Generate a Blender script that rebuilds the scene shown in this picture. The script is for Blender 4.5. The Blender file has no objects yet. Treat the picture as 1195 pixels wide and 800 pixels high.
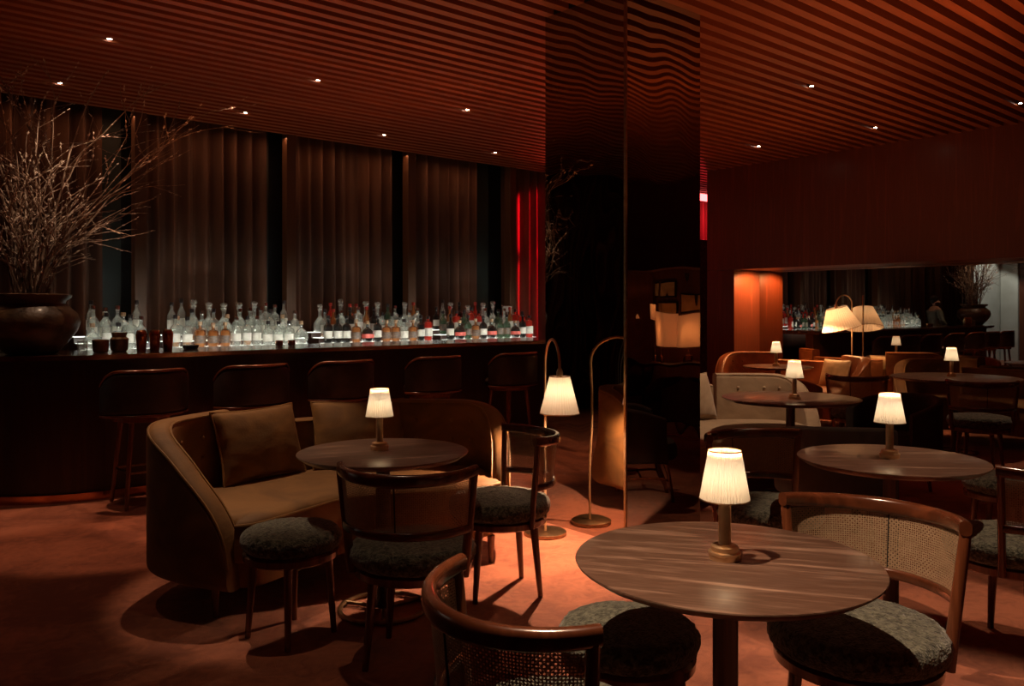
import bpy, math, random
from mathutils import Vector, Matrix, noise
R = math.radians
PI = math.pi
random.seed(7)
sc = bpy.context.scene
col = sc.collection

# ------------------------------------------------------------------ helpers
class MB:
    """collects vertices and faces, then links them as ONE mesh object"""
    def __init__(s):
        s.v = []; s.f = []; s.uv = {}
    def add(s, vs, fs):
        n = len(s.v); s.v += [tuple(p) for p in vs]; s.f += [tuple(i + n for i in f) for f in fs]
    def box(s, x0, x1, y0, y1, z0, z1):
        s.add([(x0,y0,z0),(x1,y0,z0),(x1,y1,z0),(x0,y1,z0),(x0,y0,z1),(x1,y0,z1),(x1,y1,z1),(x0,y1,z1)],
              [(0,3,2,1),(4,5,6,7),(0,1,5,4),(1,2,6,5),(2,3,7,6),(3,0,4,7)])
    def lathe(s, prof, seg=32, c=(0,0,0), pleat=0, amp=0.0):
        vs = []; fs = []; n = len(prof)
        for i in range(seg):
            a = 2*PI*i/seg
            k = 1 + (amp*(1 if i % 2 else -1) if pleat else 0)
            for r, z in prof:
                vs.append((c[0]+r*k*math.cos(a), c[1]+r*k*math.sin(a), c[2]+z))
        for i in range(seg):
            j = (i+1) % seg
            for q in range(n-1):
                fs.append((i*n+q, j*n+q, j*n+q+1, i*n+q+1))
        if prof[0][0] > 1e-5 and prof[0][0] < 0.9*9: pass
        s.add(vs, fs)
    def solid(s, prof, seg=32, c=(0,0,0)):
        """closed lathe: first and last profile points are capped by n-gons"""
        vs = []; fs = []; n = len(prof)
        for i in range(seg):
            a = 2*PI*i/seg
            for r, z in prof: vs.append((c[0]+r*math.cos(a), c[1]+r*math.sin(a), c[2]+z))
        for i in range(seg):
            j = (i+1) % seg
            for q in range(n-1): fs.append((i*n+q, j*n+q, j*n+q+1, i*n+q+1))
        fs.append(tuple(i*n for i in reversed(range(seg))))
        fs.append(tuple(i*n+n-1 for i in range(seg)))
        s.add(vs, fs)
    def tube(s, pts, rad, seg=8, closed=False, sy=1.0):
        pts = [Vector(p) for p in pts]; n = len(pts)
        if not hasattr(rad, '__len__'): rad = [rad]*n
        vs = []; fs = []; up = None
        for i, p in enumerate(pts):
            if closed: t = pts[(i+1) % n] - pts[i-1]
            else: t = pts[min(i+1, n-1)] - pts[max(i-1, 0)]
            t.normalize()
            if up is None:
                up = Vector((0,0,1)) if abs(t.z) < 0.9 else Vector((1,0,0))
            a = t.cross(up)
            if a.length < 1e-4: a = t.orthogonal()
            a.normalize(); b = a.cross(t).normalized(); up = b
            for k in range(seg):
                w = 2*PI*k/seg
                vs.append(p + (a*math.cos(w) + b*math.sin(w)*sy)*rad[i])
        m = n if closed else n-1
        for i in range(m):
            j = (i+1) % n
            for k in range(seg):
                l = (k+1) % seg
                fs.append((i*seg+k, i*seg+l, j*seg+l, j*seg+k))
        if not closed:
            fs.append(tuple(range(seg-1, -1, -1))); fs.append(tuple((n-1)*seg+k for k in range(seg)))
        s.add(vs, fs)
    def sweep(s, path, secs, closed=False):
        """path: list of (x,y,nx,ny); secs: function(i)->list of (n,z) section points"""
        vs = []; fs = []; m = None
        for i, (x, y, nx, ny) in enumerate(path):
            sec = secs(i); m = len(sec)
            for a, z in sec: vs.append((x+nx*a, y+ny*a, z))
        N = len(path)
        for i in range(N if closed else N-1):
            j = (i+1) % N
            for k in range(m):
                l = (k+1) % m
                fs.append((i*m+k, j*m+k, j*m+l, i*m+l))
        if not closed:
            fs.append(tuple(range(m))); fs.append(tuple((N-1)*m+k for k in range(m-1, -1, -1)))
        s.add(vs, fs)
    def grid(s, fn, nu, nv, uvfn=None):
        n0 = len(s.v); vs = []; fs = []
        for i in range(nu+1):
            for j in range(nv+1): vs.append(fn(i/nu, j/nv))
        for i in range(nu):
            for j in range(nv):
                a = i*(nv+1)+j
                fs.append((a, a+nv+1, a+nv+2, a+1))
        if uvfn:
            for i in range(nu+1):
                for j in range(nv+1): s.uv[n0+i*(nv+1)+j] = uvfn(i/nu, j/nv)
        s.add(vs, fs)
    def mesh(s, name, m, smooth=True, ang=38):
        me = bpy.data.meshes.new(name); me.from_pydata(s.v, [], s.f)
        if s.uv:
            l = me.uv_layers.new(name='UVMap')
            for lp in me.loops: l.data[lp.index].uv = s.uv.get(lp.vertex_index, (0,0))
        if m: me.materials.append(m)
        me.polygons.foreach_set('use_smooth', [smooth]*len(me.polygons))
        if smooth: me.set_sharp_from_angle(angle=R(ang))
        me.update()
        return me
    def build(s, name, m, parent=None, smooth=True, ang=38, bevel=0):
        o = bpy.data.objects.new(name, s.mesh(name, m, smooth, ang)); col.objects.link(o)
        if parent: o.parent = parent
        if bevel:
            b = o.modifiers.new('bevel', 'BEVEL'); b.width = bevel; b.segments = 2; b.limit_method = 'ANGLE'
        return o

def fixn(o):
    import bmesh
    bm = bmesh.new(); bm.from_mesh(o.data); bmesh.ops.recalc_face_normals(bm, faces=bm.faces); bm.to_mesh(o.data); bm.free()
    return o
def tag(o, label, cat, group=None, kind=None):
    o['label'] = label; o['category'] = cat
    if group: o['group'] = group
    if kind: o['kind'] = kind
    return o
def empty(name, loc=(0,0,0), rz=0):
    o = bpy.data.objects.new(name, None); col.objects.link(o); o.location = loc; o.rotation_euler = (0,0,rz)
    o.empty_display_size = .1
    return o
def copy_tree(o, parent=None):
    c = o.copy(); col.objects.link(c)
    if parent: c.parent = parent
    for ch in o.children: copy_tree(ch, c)
    return c
def struct(o):
    o['kind'] = 'structure'; return o
def place(proto, used, loc, rz, label, cat, group=None):
    o = proto if not used else copy_tree(proto)
    o.location = loc; o.rotation_euler = (0,0,rz)
    return tag(o, label, cat, group)
def catmull(pts, n=8, closed=False):
    out = []; P = [Vector(p) for p in pts]; N = len(P)
    rng = range(N if closed else N-1)
    for i in rng:
        if closed: a, b, c, d = P[i-1], P[i], P[(i+1)%N], P[(i+2)%N]
        else: a, b, c, d = P[max(i-1,0)], P[i], P[i+1], P[min(i+2,N-1)]
        for k in range(n):
            t = k/n
            out.append(0.5*((2*b)+(c-a)*t+(2*a-5*b+4*c-d)*t*t+(3*b-a-3*c+d)*t**3))
    if not closed: out.append(P[-1])
    return out
def pathn(pts):
    """2D points -> (x,y,nx,ny), normal to the right of travel"""
    r = []; n = len(pts)
    for i, p in enumerate(pts):
        t = (pts[min(i+1,n-1)] - pts[max(i-1,0)]); L = math.hypot(t[0], t[1]) or 1
        r.append((p[0], p[1], t[1]/L, -t[0]/L))
    return r
def rsec(w, z0, z1, r, n=4):
    """rounded rectangle section, width w centred on 0"""
    out = []
    r = min(r, w/2*.99, (z1-z0)/2*.99)
    for cx, cz, a0 in ((w/2-r, z1-r, 0), (-w/2+r, z1-r, 90), (-w/2+r, z0+r, 180), (w/2-r, z0+r, 270)):
        for k in range(n+1):
            a = R(a0+90*k/n); out.append((cx+r*math.cos(a), cz+r*math.sin(a)))
    return out

# ------------------------------------------------------------------ materials
def newmat(name):
    m = bpy.data.materials.new(name); m.use_nodes = True
    nt = m.node_tree; b = nt.nodes['Principled BSDF']
    return m, nt, b
def N(nt, t, **kw):
    n = nt.nodes.new(t)
    for k, v in kw.items(): setattr(n, k, v)
    return n
def plain(name, c, rough=.5, metal=0, coat=0, spec=.5):
    m, nt, b = newmat(name)
    b.inputs['Base Color'].default_value = (*c, 1); b.inputs['Roughness'].default_value = rough
    b.inputs['Metallic'].default_value = metal; b.inputs['Coat Weight'].default_value = coat
    b.inputs['Specular IOR Level'].default_value = spec
    tc = N(nt, 'ShaderNodeTexCoord'); no = N(nt, 'ShaderNodeTexNoise'); no.inputs['Scale'].default_value = 14
    nt.links.new(tc.outputs['Object'], no.inputs['Vector'])
    mr = N(nt, 'ShaderNodeMapRange'); mr.inputs['To Min'].default_value = max(rough-.07, .02); mr.inputs['To Max'].default_value = min(rough+.07, 1)
    nt.links.new(no.outputs['Fac'], mr.inputs['Value']); nt.links.new(mr.outputs['Result'], b.inputs['Roughness'])
    return m
def noisy(name, c1, c2, scale=(5,5,5), rough=.6, bump=0, bscale=200, detail=4, sheen=0, coat=0, metal=0, dist=0, lo=.35, hi=.65, sheentint=(1,1,1)):
    m, nt, b = newmat(name); L = nt.links.new
    tc = N(nt, 'ShaderNodeTexCoord'); mp = N(nt, 'ShaderNodeMapping'); mp.inputs['Scale'].default_value = scale
    no = N(nt, 'ShaderNodeTexNoise'); no.inputs['Scale'].default_value = 1; no.inputs['Detail'].default_value = detail
    no.inputs['Distortion'].default_value = dist
    cr = N(nt, 'ShaderNodeValToRGB'); cr.color_ramp.elements[0].position = lo; cr.color_ramp.elements[1].position = hi
    cr.color_ramp.elements[0].color = (*c1, 1); cr.color_ramp.elements[1].color = (*c2, 1)
    L(tc.outputs['Object'], mp.inputs['Vector']); L(mp.outputs['Vector'], no.inputs['Vector'])
    L(no.outputs['Fac'], cr.inputs['Fac']); L(cr.outputs['Color'], b.inputs['Base Color'])
    b.inputs['Roughness'].default_value = rough; b.inputs['Sheen Weight'].default_value = sheen
    b.inputs['Sheen Tint'].default_value = (*sheentint, 1)
    b.inputs['Coat Weight'].default_value = coat; b.inputs['Coat Roughness'].default_value = .15
    b.inputs['Metallic'].default_value = metal
    if bump:
        n2 = N(nt, 'ShaderNodeTexNoise'); n2.inputs['Scale'].default_value = bscale; n2.inputs['Detail'].default_value = 2
        bp = N(nt, 'ShaderNodeBump'); bp.inputs['Strength'].default_value = bump; bp.inputs['Distance'].default_value = .01
        L(tc.outputs['Object'], n2.inputs['Vector']); L(n2.outputs['Fac'], bp.inputs['Height']); L(bp.outputs['Normal'], b.inputs['Normal'])
    return m
def grain(name, c1, c2, c3, axis='x', f=1.0, rough=.35, coat=.3):
    """flat sawn veneer: long stretched rings with fine pores"""
    m, nt, b = newmat(name); L = nt.links.new
    tc = N(nt, 'ShaderNodeTexCoord'); mp = N(nt, 'ShaderNodeMapping')
    sc_ = {'x': (1.1*f, 11*f, 6*f), 'y': (11*f, 1.1*f, 6*f), 'z': (14*f, 14*f, .8*f)}[axis]
    mp.inputs['Scale'].default_value = sc_
    n1 = N(nt, 'ShaderNodeTexNoise'); n1.inputs['Scale'].default_value = 1; n1.inputs['Detail'].default_value = 3; n1.inputs['Distortion'].default_value = 1.1
    mu = N(nt, 'ShaderNodeMath', operation='MULTIPLY'); mu.inputs[1].default_value = 9
    sn = N(nt, 'ShaderNodeMath', operation='SINE')
    mr = N(nt, 'ShaderNodeMapRange'); mr.inputs['From Min'].default_value = -1
    cr = N(nt, 'ShaderNodeValToRGB'); e = cr.color_ramp.elements
    e[0].color = (*c1, 1); e[1].color = (*c3, 1); e[1].position = 1
    x = e.new(.5); x.color = (*c2, 1)
    mp2 = N(nt, 'ShaderNodeMapping'); mp2.inputs['Scale'].default_value = [q*9 for q in sc_]
    n2 = N(nt, 'ShaderNodeTexNoise'); n2.inputs['Scale'].default_value = 1; n2.inputs['Detail'].default_value = 3
    ad = N(nt, 'ShaderNodeMath', operation='MULTIPLY_ADD'); ad.inputs[1].default_value = .55
    sb = N(nt, 'ShaderNodeMath', operation='ADD'); sb.inputs[1].default_value = -.27
    m3 = N(nt, 'ShaderNodeMath', operation='MULTIPLY'); m3.inputs[1].default_value = .75
    L(tc.outputs['Object'], mp.inputs['Vector']); L(mp.outputs['Vector'], n1.inputs['Vector'])
    L(tc.outputs['Object'], mp2.inputs['Vector']); L(mp2.outputs['Vector'], n2.inputs['Vector'])
    L(n1.outputs['Fac'], mu.inputs[0]); L(mu.outputs[0], sn.inputs[0]); L(sn.outputs[0], mr.inputs['Value'])
    L(mr.outputs['Result'], m3.inputs[0])
    L(n2.outputs['Fac'], ad.inputs[0]); L(m3.outputs[0], ad.inputs[2]); L(ad.outputs[0], sb.inputs[0])
    L(sb.outputs[0], cr.inputs['Fac']); L(cr.outputs['Color'], b.inputs['Base Color'])
    b.inputs['Roughness'].default_value = rough; b.inputs['Coat Weight'].default_value = coat; b.inputs['Coat Roughness'].default_value = .2
    return m
def emis(name, c, s):
    m, nt, b = newmat(name)
    b.inputs['Base Color'].default_value = (*c, 1); b.inputs['Emission Color'].default_value = (*c, 1); b.inputs['Emission Strength'].default_value = s
    return m
def glass(name, c, body=.45, alpha=.45):
    """bottle glass: clear or tinted see-through with bright reflections and some cloudy scatter"""
    m, nt, b = newmat(name); L = nt.links.new
    out = nt.nodes['Material Output']; nt.nodes.remove(b)
    tr = N(nt, 'ShaderNodeBsdfTransparent'); tr.inputs['Color'].default_value = (*[min(1, q*.6+.35) for q in c], 1)
    tl = N(nt, 'ShaderNodeBsdfTranslucent'); tl.inputs['Color'].default_value = (*c, 1)
    df = N(nt, 'ShaderNodeBsdfDiffuse'); df.inputs['Color'].default_value = (*c, 1)
    gl = N(nt, 'ShaderNodeBsdfGlossy'); gl.inputs['Roughness'].default_value = .08
    fr = N(nt, 'ShaderNodeLayerWeight'); fr.inputs['Blend'].default_value = .35
    rim = N(nt, 'ShaderNodeLayerWeight'); rim.inputs['Blend'].default_value = .5
    rp = N(nt, 'ShaderNodeValToRGB'); rp.color_ramp.elements[0].color = (*[min(1, q*.6+.38) for q in c], 1); rp.color_ramp.elements[0].position = .45
    rp.color_ramp.elements[1].color = (*[q*.12 for q in c], 1); rp.color_ramp.elements[1].position = .95
    L(rim.outputs['Facing'], rp.inputs['Fac']); L(rp.outputs['Color'], tr.inputs['Color'])
    m1 = N(nt, 'ShaderNodeMixShader'); m1.inputs['Fac'].default_value = .35
    m2 = N(nt, 'ShaderNodeMixShader'); m2.inputs['Fac'].default_value = body
    m3 = N(nt, 'ShaderNodeMixShader')
    L(tl.outputs[0], m1.inputs[1]); L(df.outputs[0], m1.inputs[2])
    L(tr.outputs[0], m2.inputs[1]); L(m1.outputs[0], m2.inputs[2])
    L(fr.outputs['Facing'], m3.inputs['Fac']); L(m2.outputs[0], m3.inputs[1]); L(gl.outputs[0], m3.inputs[2])
    L(m3.outputs[0], out.inputs['Surface'])
    return m

walnut_top = grain('walnut_top', (.10,.055,.037), (.32,.20,.145), (.60,.43,.32), 'x', 1.25, .31, .25)
walnut_edge = grain('walnut_leg', (.07,.028,.015), (.15,.062,.034), (.20,.09,.05), 'z', 1.0, .4, .2)
chairwood = grain('chair_wood', (.13,.038,.015), (.27,.085,.032), (.38,.13,.05), 'z', .8, .26, .5)
railwood = grain('rail_wood', (.085,.024,.010), (.17,.050,.020), (.25,.08,.032), 'y', .8, .22, .6)
panelwood = grain('panel_wood', (.12,.032,.013), (.17,.046,.018), (.22,.062,.025), 'z', .9, .42, .1)
barwood = grain('bar_wood', (.035,.012,.007), (.055,.019,.010), (.075,.026,.013), 'z', 1.0, .42, .1)
slatwood = grain('slat_wood', (.22,.058,.017), (.31,.085,.026), (.38,.11,.036), 'x', .5, .5, 0)
blackp = plain('black_paint', (.006,.004,.004), .8)
postm = grain('post_wood', (.08,.036,.017), (.105,.048,.023), (.13,.06,.03), 'z', .6, .45, .1)
brass = noisy('brass', (.72,.48,.27), (.88,.64,.40), (9,9,9), .3, metal=.85)
brassdark = noisy('aged_brass', (.22,.14,.08), (.38,.25,.14), (25,25,25), .36, metal=1, lo=.3, hi=.7)
copper = noisy('copper', (.50,.20,.10), (.70,.32,.17), (9,9,30), .22, metal=1)
steel = noisy('steel', (.45,.42,.38), (.6,.57,.52), (9,9,9), .25, metal=1)
counterm = noisy('counter_lacquer', (.03,.014,.009), (.055,.026,.016), (3,9,3), .12, coat=.8)
leatherdark = noisy('dark_leather', (.018,.011,.008), (.034,.02,.014), (14,14,14), .42, bump=.25, bscale=160)
tubfab = noisy('charcoal_felt', (.022,.012,.007), (.036,.020,.012), (12,12,12), .9, bump=.3, bscale=350)
cognac = noisy('cognac_leather', (.22,.075,.025), (.36,.13,.045), (7,7,7), .36, bump=.2, bscale=120)
velvet = noisy('olive_velvet', (.14,.066,.019), (.26,.125,.034), (3.2,3.2,5), .75, bump=.12, bscale=60, sheen=.15, dist=1.0, lo=.35, hi=.65, sheentint=(1,.6,.3))
velvetpipe = noisy('olive_piping', (.20,.095,.022), (.27,.13,.03), (20,20,20), .6, sheen=.4, sheentint=(1,.6,.3))
beige = noisy('beige_velvet', (.27,.18,.105), (.38,.27,.165), (5,5,7), .75, bump=.1, bscale=60, sheen=.35, dist=1.0)
ceramic = noisy('glazed_clay', (.045,.022,.010), (.13,.065,.026), (6,6,11), .5, bump=.6, bscale=22, coat=.12)
twig = noisy('twig', (.12,.075,.05), (.30,.21,.155), (30,30,12), .65)
bud = noisy('bud', (.40,.30,.23), (.62,.52,.44), (90,90,90), .6)
paper = noisy('old_paper', (.42,.30,.15), (.62,.46,.25), (7,7,7), .7)
whitepaint = noisy('pale_plaster', (.50,.48,.42), (.60,.58,.52), (2,2,2), .7)
stone = noisy('speckled_stone', (.05,.06,.05), (.24,.25,.20), (22,22,14), .35, dist=2)
labelm = noisy('paper_label', (.38,.34,.28), (.52,.47,.40), (20,20,20), .7)
labeldark = noisy('dark_label', (.05,.03,.02), (.14,.08,.05), (40,40,40), .6)
labelred = noisy('red_label', (.35,.04,.03), (.5,.08,.05), (40,40,40), .6)
capblack = plain('black_cap', (.02,.015,.014), .4); capred = plain('red_cap', (.38,.03,.02), .4); capcork = plain('cork_stopper', (.40,.24,.13), .7)
mirrorp = None

def boucle():
    m, nt, b = newmat('boucle'); L = nt.links.new
    tc = N(nt, 'ShaderNodeTexCoord')
    vo = N(nt, 'ShaderNodeTexVoronoi'); vo.inputs['Scale'].default_value = 150
    no = N(nt, 'ShaderNodeTexNoise'); no.inputs['Scale'].default_value = 60; no.inputs['Detail'].default_value = 5; no.inputs['Distortion'].default_value = .8
    cr = N(nt, 'ShaderNodeValToRGB'); cr.color_ramp.elements[0].position = .38; cr.color_ramp.elements[1].position = .66
    cr.color_ramp.elements[0].color = (.022,.023,.014, 1); cr.color_ramp.elements[1].color = (.165,.17,.12, 1)
    mx = N(nt, 'ShaderNodeMath', operation='MULTIPLY_ADD'); mx.inputs[1].default_value = -.6
    bp = N(nt, 'ShaderNodeBump'); bp.inputs['Strength'].default_value = .9; bp.inputs['Distance'].default_value = .006
    L(tc.outputs['Object'], vo.inputs['Vector']); L(tc.outputs['Object'], no.inputs['Vector'])
    L(no.outputs['Fac'], cr.inputs['Fac']); L(cr.outputs['Color'], b.inputs['Base Color'])
    L(vo.outputs['Distance'], mx.inputs[0]); L(no.outputs['Fac'], mx.inputs[2]); L(mx.outputs[0], bp.inputs['Height']); L(bp.outputs['Normal'], b.inputs['Normal'])
    b.inputs['Roughness'].default_value = .95; b.inputs['Sheen Weight'].default_value = .35
    return m
bouclem = boucle()

def cane():
    """woven cane webbing: strands both ways and diagonally, open holes between"""
    m, nt, b = newmat('cane_webbing'); L = nt.links.new
    uv = N(nt, 'ShaderNodeUVMap'); sp = N(nt, 'ShaderNodeSeparateXYZ'); L(uv.outputs['UV'], sp.inputs[0])
    def line(expr_out, pitch, w):
        d = N(nt, 'ShaderNodeMath', operation='DIVIDE'); d.inputs[1].default_value = pitch; L(expr_out, d.inputs[0])
        fr = N(nt, 'ShaderNodeMath', operation='FRACT'); L(d.outputs[0], fr.inputs[0])
        lt = N(nt, 'ShaderNodeMath', operation='LESS_THAN'); lt.inputs[1].default_value = w; L(fr.outputs[0], lt.inputs[0])
        return lt.outputs[0]
    ad = N(nt, 'ShaderNodeMath', operation='ADD'); L(sp.outputs[0], ad.inputs[0]); L(sp.outputs[1], ad.inputs[1])
    su = N(nt, 'ShaderNodeMath', operation='SUBTRACT'); L(sp.outputs[0], su.inputs[0]); L(sp.outputs[1], su.inputs[1])
    ls = [line(sp.outputs[0], .0072, .40), line(sp.outputs[1], .0072, .40), line(ad.outputs[0], .0136, .17), line(su.outputs[0], .0136, .17)]
    a = ls[0]
    for q in ls[1:]:
        mx = N(nt, 'ShaderNodeMath', operation='MAXIMUM'); L(a, mx.inputs[0]); L(q, mx.inputs[1]); a = mx.outputs[0]
    L(a, b.inputs['Alpha'])
    no = N(nt, 'ShaderNodeTexNoise'); no.inputs['Scale'].default_value = 60
    cr = N(nt, 'ShaderNodeValToRGB'); cr.color_ramp.elements[0].color = (.22,.14,.08,1); cr.color_ramp.elements[1].color = (.44,.31,.20,1)
    L(uv.outputs['UV'], no.inputs['Vector']); L(no.outputs['Fac'], cr.inputs['Fac']); L(cr.outputs['Color'], b.inputs['Base Color'])
    b.inputs['Roughness'].default_value = .45
    return m
canem = cane()

def carpet():
    m, nt, b = newmat('carpet'); L = nt.links.new
    tc = N(nt, 'ShaderNodeTexCoord')
    n1 = N(nt, 'ShaderNodeTexNoise'); n1.inputs['Scale'].default_value = 1.7; n1.inputs['Detail'].default_value = 5; n1.inputs['Distortion'].default_value = 1.2
    n2 = N(nt, 'ShaderNodeTexNoise'); n2.inputs['Scale'].default_value = 260; n2.inputs['Detail'].default_value = 2
    n3 = N(nt, 'ShaderNodeTexNoise'); n3.inputs['Scale'].default_value = 11; n3.inputs['Detail'].default_value = 7; n3.inputs['Distortion'].default_value = 2
    cr = N(nt, 'ShaderNodeValToRGB'); e = cr.color_ramp.elements
    e[0].position = .36; e[0].color = (.22,.058,.026,1); e[1].position = .66; e[1].color = (.42,.135,.066,1)
    a1 = N(nt, 'ShaderNodeMath', operation='MULTIPLY_ADD'); a1.inputs[1].default_value = .6
    a2 = N(nt, 'ShaderNodeMath', operation='MULTIPLY_ADD'); a2.inputs[1].default_value = .25
    a3 = N(nt, 'ShaderNodeMath', operation='SUBTRACT'); a3.inputs[1].default_value = .42
    bp = N(nt, 'ShaderNodeBump'); bp.inputs['Strength'].default_value = .6; bp.inputs['Distance'].default_value = .006
    for q in (n1, n2, n3): L(tc.outputs['Object'], q.inputs['Vector'])
    L(n3.outputs['Fac'], a1.inputs[0]); L(n1.outputs['Fac'], a1.inputs[2])
    L(n2.outputs['Fac'], a2.inputs[0]); L(a1.outputs[0], a2.inputs[2]); L(a2.outputs[0], a3.inputs[0])
    L(a3.outputs[0], cr.inputs['Fac']); L(cr.outputs['Color'], b.inputs['Base Color'])
    L(n2.outputs['Fac'], bp.inputs['Height']); L(bp.outputs['Normal'], b.inputs['Normal'])
    b.inputs['Roughness'].default_value = .95; b.inputs['Sheen Weight'].default_value = .15
    return m
carpetm = carpet()

def mirrormat(name, tint, wave=0, scale=1.5, st=.02):
    m, nt, b = newmat(name); L = nt.links.new
    b.inputs['Base Color'].default_value = (*tint, 1); b.inputs['Metallic'].default_value = 1; b.inputs['Roughness'].default_value = .01
    if wave:
        tc = N(nt, 'ShaderNodeTexCoord'); mp = N(nt, 'ShaderNodeMapping'); mp.inputs['Scale'].default_value = (1.3, 1.3, .75)
        no = N(nt, 'ShaderNodeTexNoise'); no.inputs['Scale'].default_value = scale; no.inputs['Detail'].default_value = .5
        bp = N(nt, 'ShaderNodeBump'); bp.inputs['Strength'].default_value = 1; bp.inputs['Distance'].default_value = st
        L(tc.outputs['Object'], mp.inputs['Vector']); L(mp.outputs['Vector'], no.inputs['Vector'])
        L(no.outputs['Fac'], bp.inputs['Height']); L(bp.outputs['Normal'], b.inputs['Normal'])
    return m
mirror_col = mirrormat('smoked_mirror', (.46,.42,.37), 1, 1.7, .016)
mirror_alc = mirrormat('alcove_mirror', (.55,.53,.50))

def shademat(name, c, em):
    """pleated fabric shade: lets the bulb's light through"""
    m, nt, b = newmat(name); L = nt.links.new
    out = nt.nodes['Material Output']; nt.nodes.remove(b)
    tl = N(nt, 'ShaderNodeBsdfTranslucent'); tl.inputs['Color'].default_value = (*c, 1)
    df = N(nt, 'ShaderNodeBsdfDiffuse'); df.inputs['Color'].default_value = (*c, 1)
    mx = N(nt, 'ShaderNodeMixShader'); mx.inputs['Fac'].default_value = .4
    L(tl.outputs[0], mx.inputs[1]); L(df.outputs[0], mx.inputs[2])
    if em:
        e = N(nt, 'ShaderNodeEmission'); e.inputs['Color'].default_value = (*c, 1); e.inputs['Strength'].default_value = em
        ad = N(nt, 'ShaderNodeAddShader'); L(mx.outputs[0], ad.inputs[0]); L(e.outputs[0], ad.inputs[1]); L(ad.outputs[0], out.inputs['Surface'])
    else: L(mx.outputs[0], out.inputs['Surface'])
    return m
shadem = shademat('cream_pleats', (.82,.76,.66), .02)
shadew = shademat('linen_shade', (.80,.42,.20), .1)
curtm = noisy('curtain_velvet', (.055,.023,.012), (.11,.048,.025), (3,3,1), .8, bump=.1, bscale=80, sheen=.06, sheentint=(1,.6,.4))
bulbm = emis('bulb', (1,.72,.42), 12)

# ------------------------------------------------------------------ camera
cam = bpy.data.cameras.new('camera'); co = bpy.data.objects.new('camera', cam); col.objects.link(co)
YAW = 49.4379
co.location = (0, 0, 1.4); co.rotation_euler = (R(90), 0, R(YAW-90))
cam.sensor_width = 36; cam.lens = 963.47/1195*36
cam.shift_y = -(400-361.0)/1195
cam.clip_start = .05
sc.camera = co

# ------------------------------------------------------------------ room shell
H = 3.32
XR = 9.53; XM = 10.13; YC = 8.62
b = MB(); b.box(-5.2, 14, -4.2, 9.3, -.1, 0)
struct(b.build('floor', carpetm, smooth=False))
b = MB()
y = -3.9
while y < 8.55:
    b.box(-5.0, 13.5, y, y+.066, H, H+.085); y += .137
struct(b.build('ceiling', slatwood, smooth=False))
b = MB(); b.box(-5.2, 14, -4.2, 9.3, H+.20, H+.3)
struct(b.build('ceiling_backing', blackp, smooth=False))
b = MB(); b.box(-5.2, 14, 9.1, 9.3, 0, H+.2)
struct(b.build('wall_bar', blackp, smooth=False))
b = MB(); b.box(-5.2, -5.0, -4.2, 9.1, 0, H+.2)
struct(b.build('wall_left', panelwood, smooth=False))
b = MB(); b.box(-5.0, 14, -4.2, -4.0, 0, H+.2)
struct(b.build('wall_entrance', panelwood, smooth=False))
b = MB(); b.box(13.8, 14, -4.0, 9.1, 0, H+.2)
struct(b.build('wall_corridor', panelwood, smooth=False))
# right wall: band over the alcove, pier at its left end, jamb, soffit, back of the alcove
LZ = 1.94
b = MB(); b.box(XR, XR+.5, -2.05, 6.96, LZ, H+.2)
struct(b.build('wall_right', panelwood, smooth=False))
b = MB(); b.box(XR, XM+.3, 6.52, 6.96, 0, LZ-.006)
struct(b.build('wall_right_pier', panelwood, smooth=False))
b = MB(); b.box(XR, XM+.3, -4.0, -2.05, 0, H+.2)
struct(b.build('wall_right_end', panelwood, smooth=False))
b = MB(); b.box(XR+.5, XM+.3, -2.05, 6.96, LZ, LZ+.1)
struct(b.build('trim_1', panelwood, smooth=False))
b = MB(); b.box(XM+.05, XM+.3, -2.05, 6.52, 0, LZ)
struct(b.build('wall_alcove', panelwood, smooth=False))
b = MB(); b.box(XM-.01, XM+.05, -2.05, .62, .0, .88)
struct(b.build('trim_2', panelwood, smooth=False))
# pale wall beyond the end of the bar, seen in the alcove mirror
b = MB(); b.box(-5.0, -3.1, 8.6, 8.75, 0, H+.2)
struct(b.build('wall_pale', whitepaint, smooth=False))
b = MB(); b.box(-5.0, -4.9, 8.15, 8.58, 0, H)
struct(b.build('trim_3', whitepaint, smooth=False))

# alcove mirror, two panes
m = empty('alcove_mirror', (0,0,0))
for y0, y1 in ((3.05, 6.515), (.65, 3.045)):
    b = MB(); b.box(XM, XM+.045, y0, y1, .0, LZ-.003); b.build('mirror_pane', mirror_alc, m, smooth=False)
tag(m, 'wide wall mirror filling the back of the alcove and reflecting the bar', 'mirror')

# mirrored column
CX0, CX1, CY0, CY1 = 3.705, 4.43, 3.29, 3.99
m = empty('mirrored_column', (CX0, CY0, 0)); m['kind'] = 'thing'
def mpane(name, pts):
    b = MB(); b.add(pts, [(0,1,2,3)])
    return b
w = .010
for nm, bx in (('mirror_pane', (0, .02, .012, .70)), ('mirror_pane', (.012, .725, 0, .02)), ('mirror_pane', (.705,.725,.012,.70)), ('mirror_pane', (.012,.725,.68,.70))):
    b = MB(); b.box(*bx, .0, H); b.build(nm, mirror_col, m, smooth=False)
b = MB(); b.box(.02, .705, .02, .68, 0, H); b.build('core', blackp, m, smooth=False)
b = MB(); b.box(-.004, .012, -.004, .012, 0, H); b.build('corner_trim', brassdark, m, smooth=False)
b = MB(); b.box(.0, .725, .0, .70, H-.0, H+.2); b.build('top_collar', blackp, m, smooth=False)
tag(m, 'tall square column clad in wavy smoked mirror, floor to ceiling', 'column')

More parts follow.
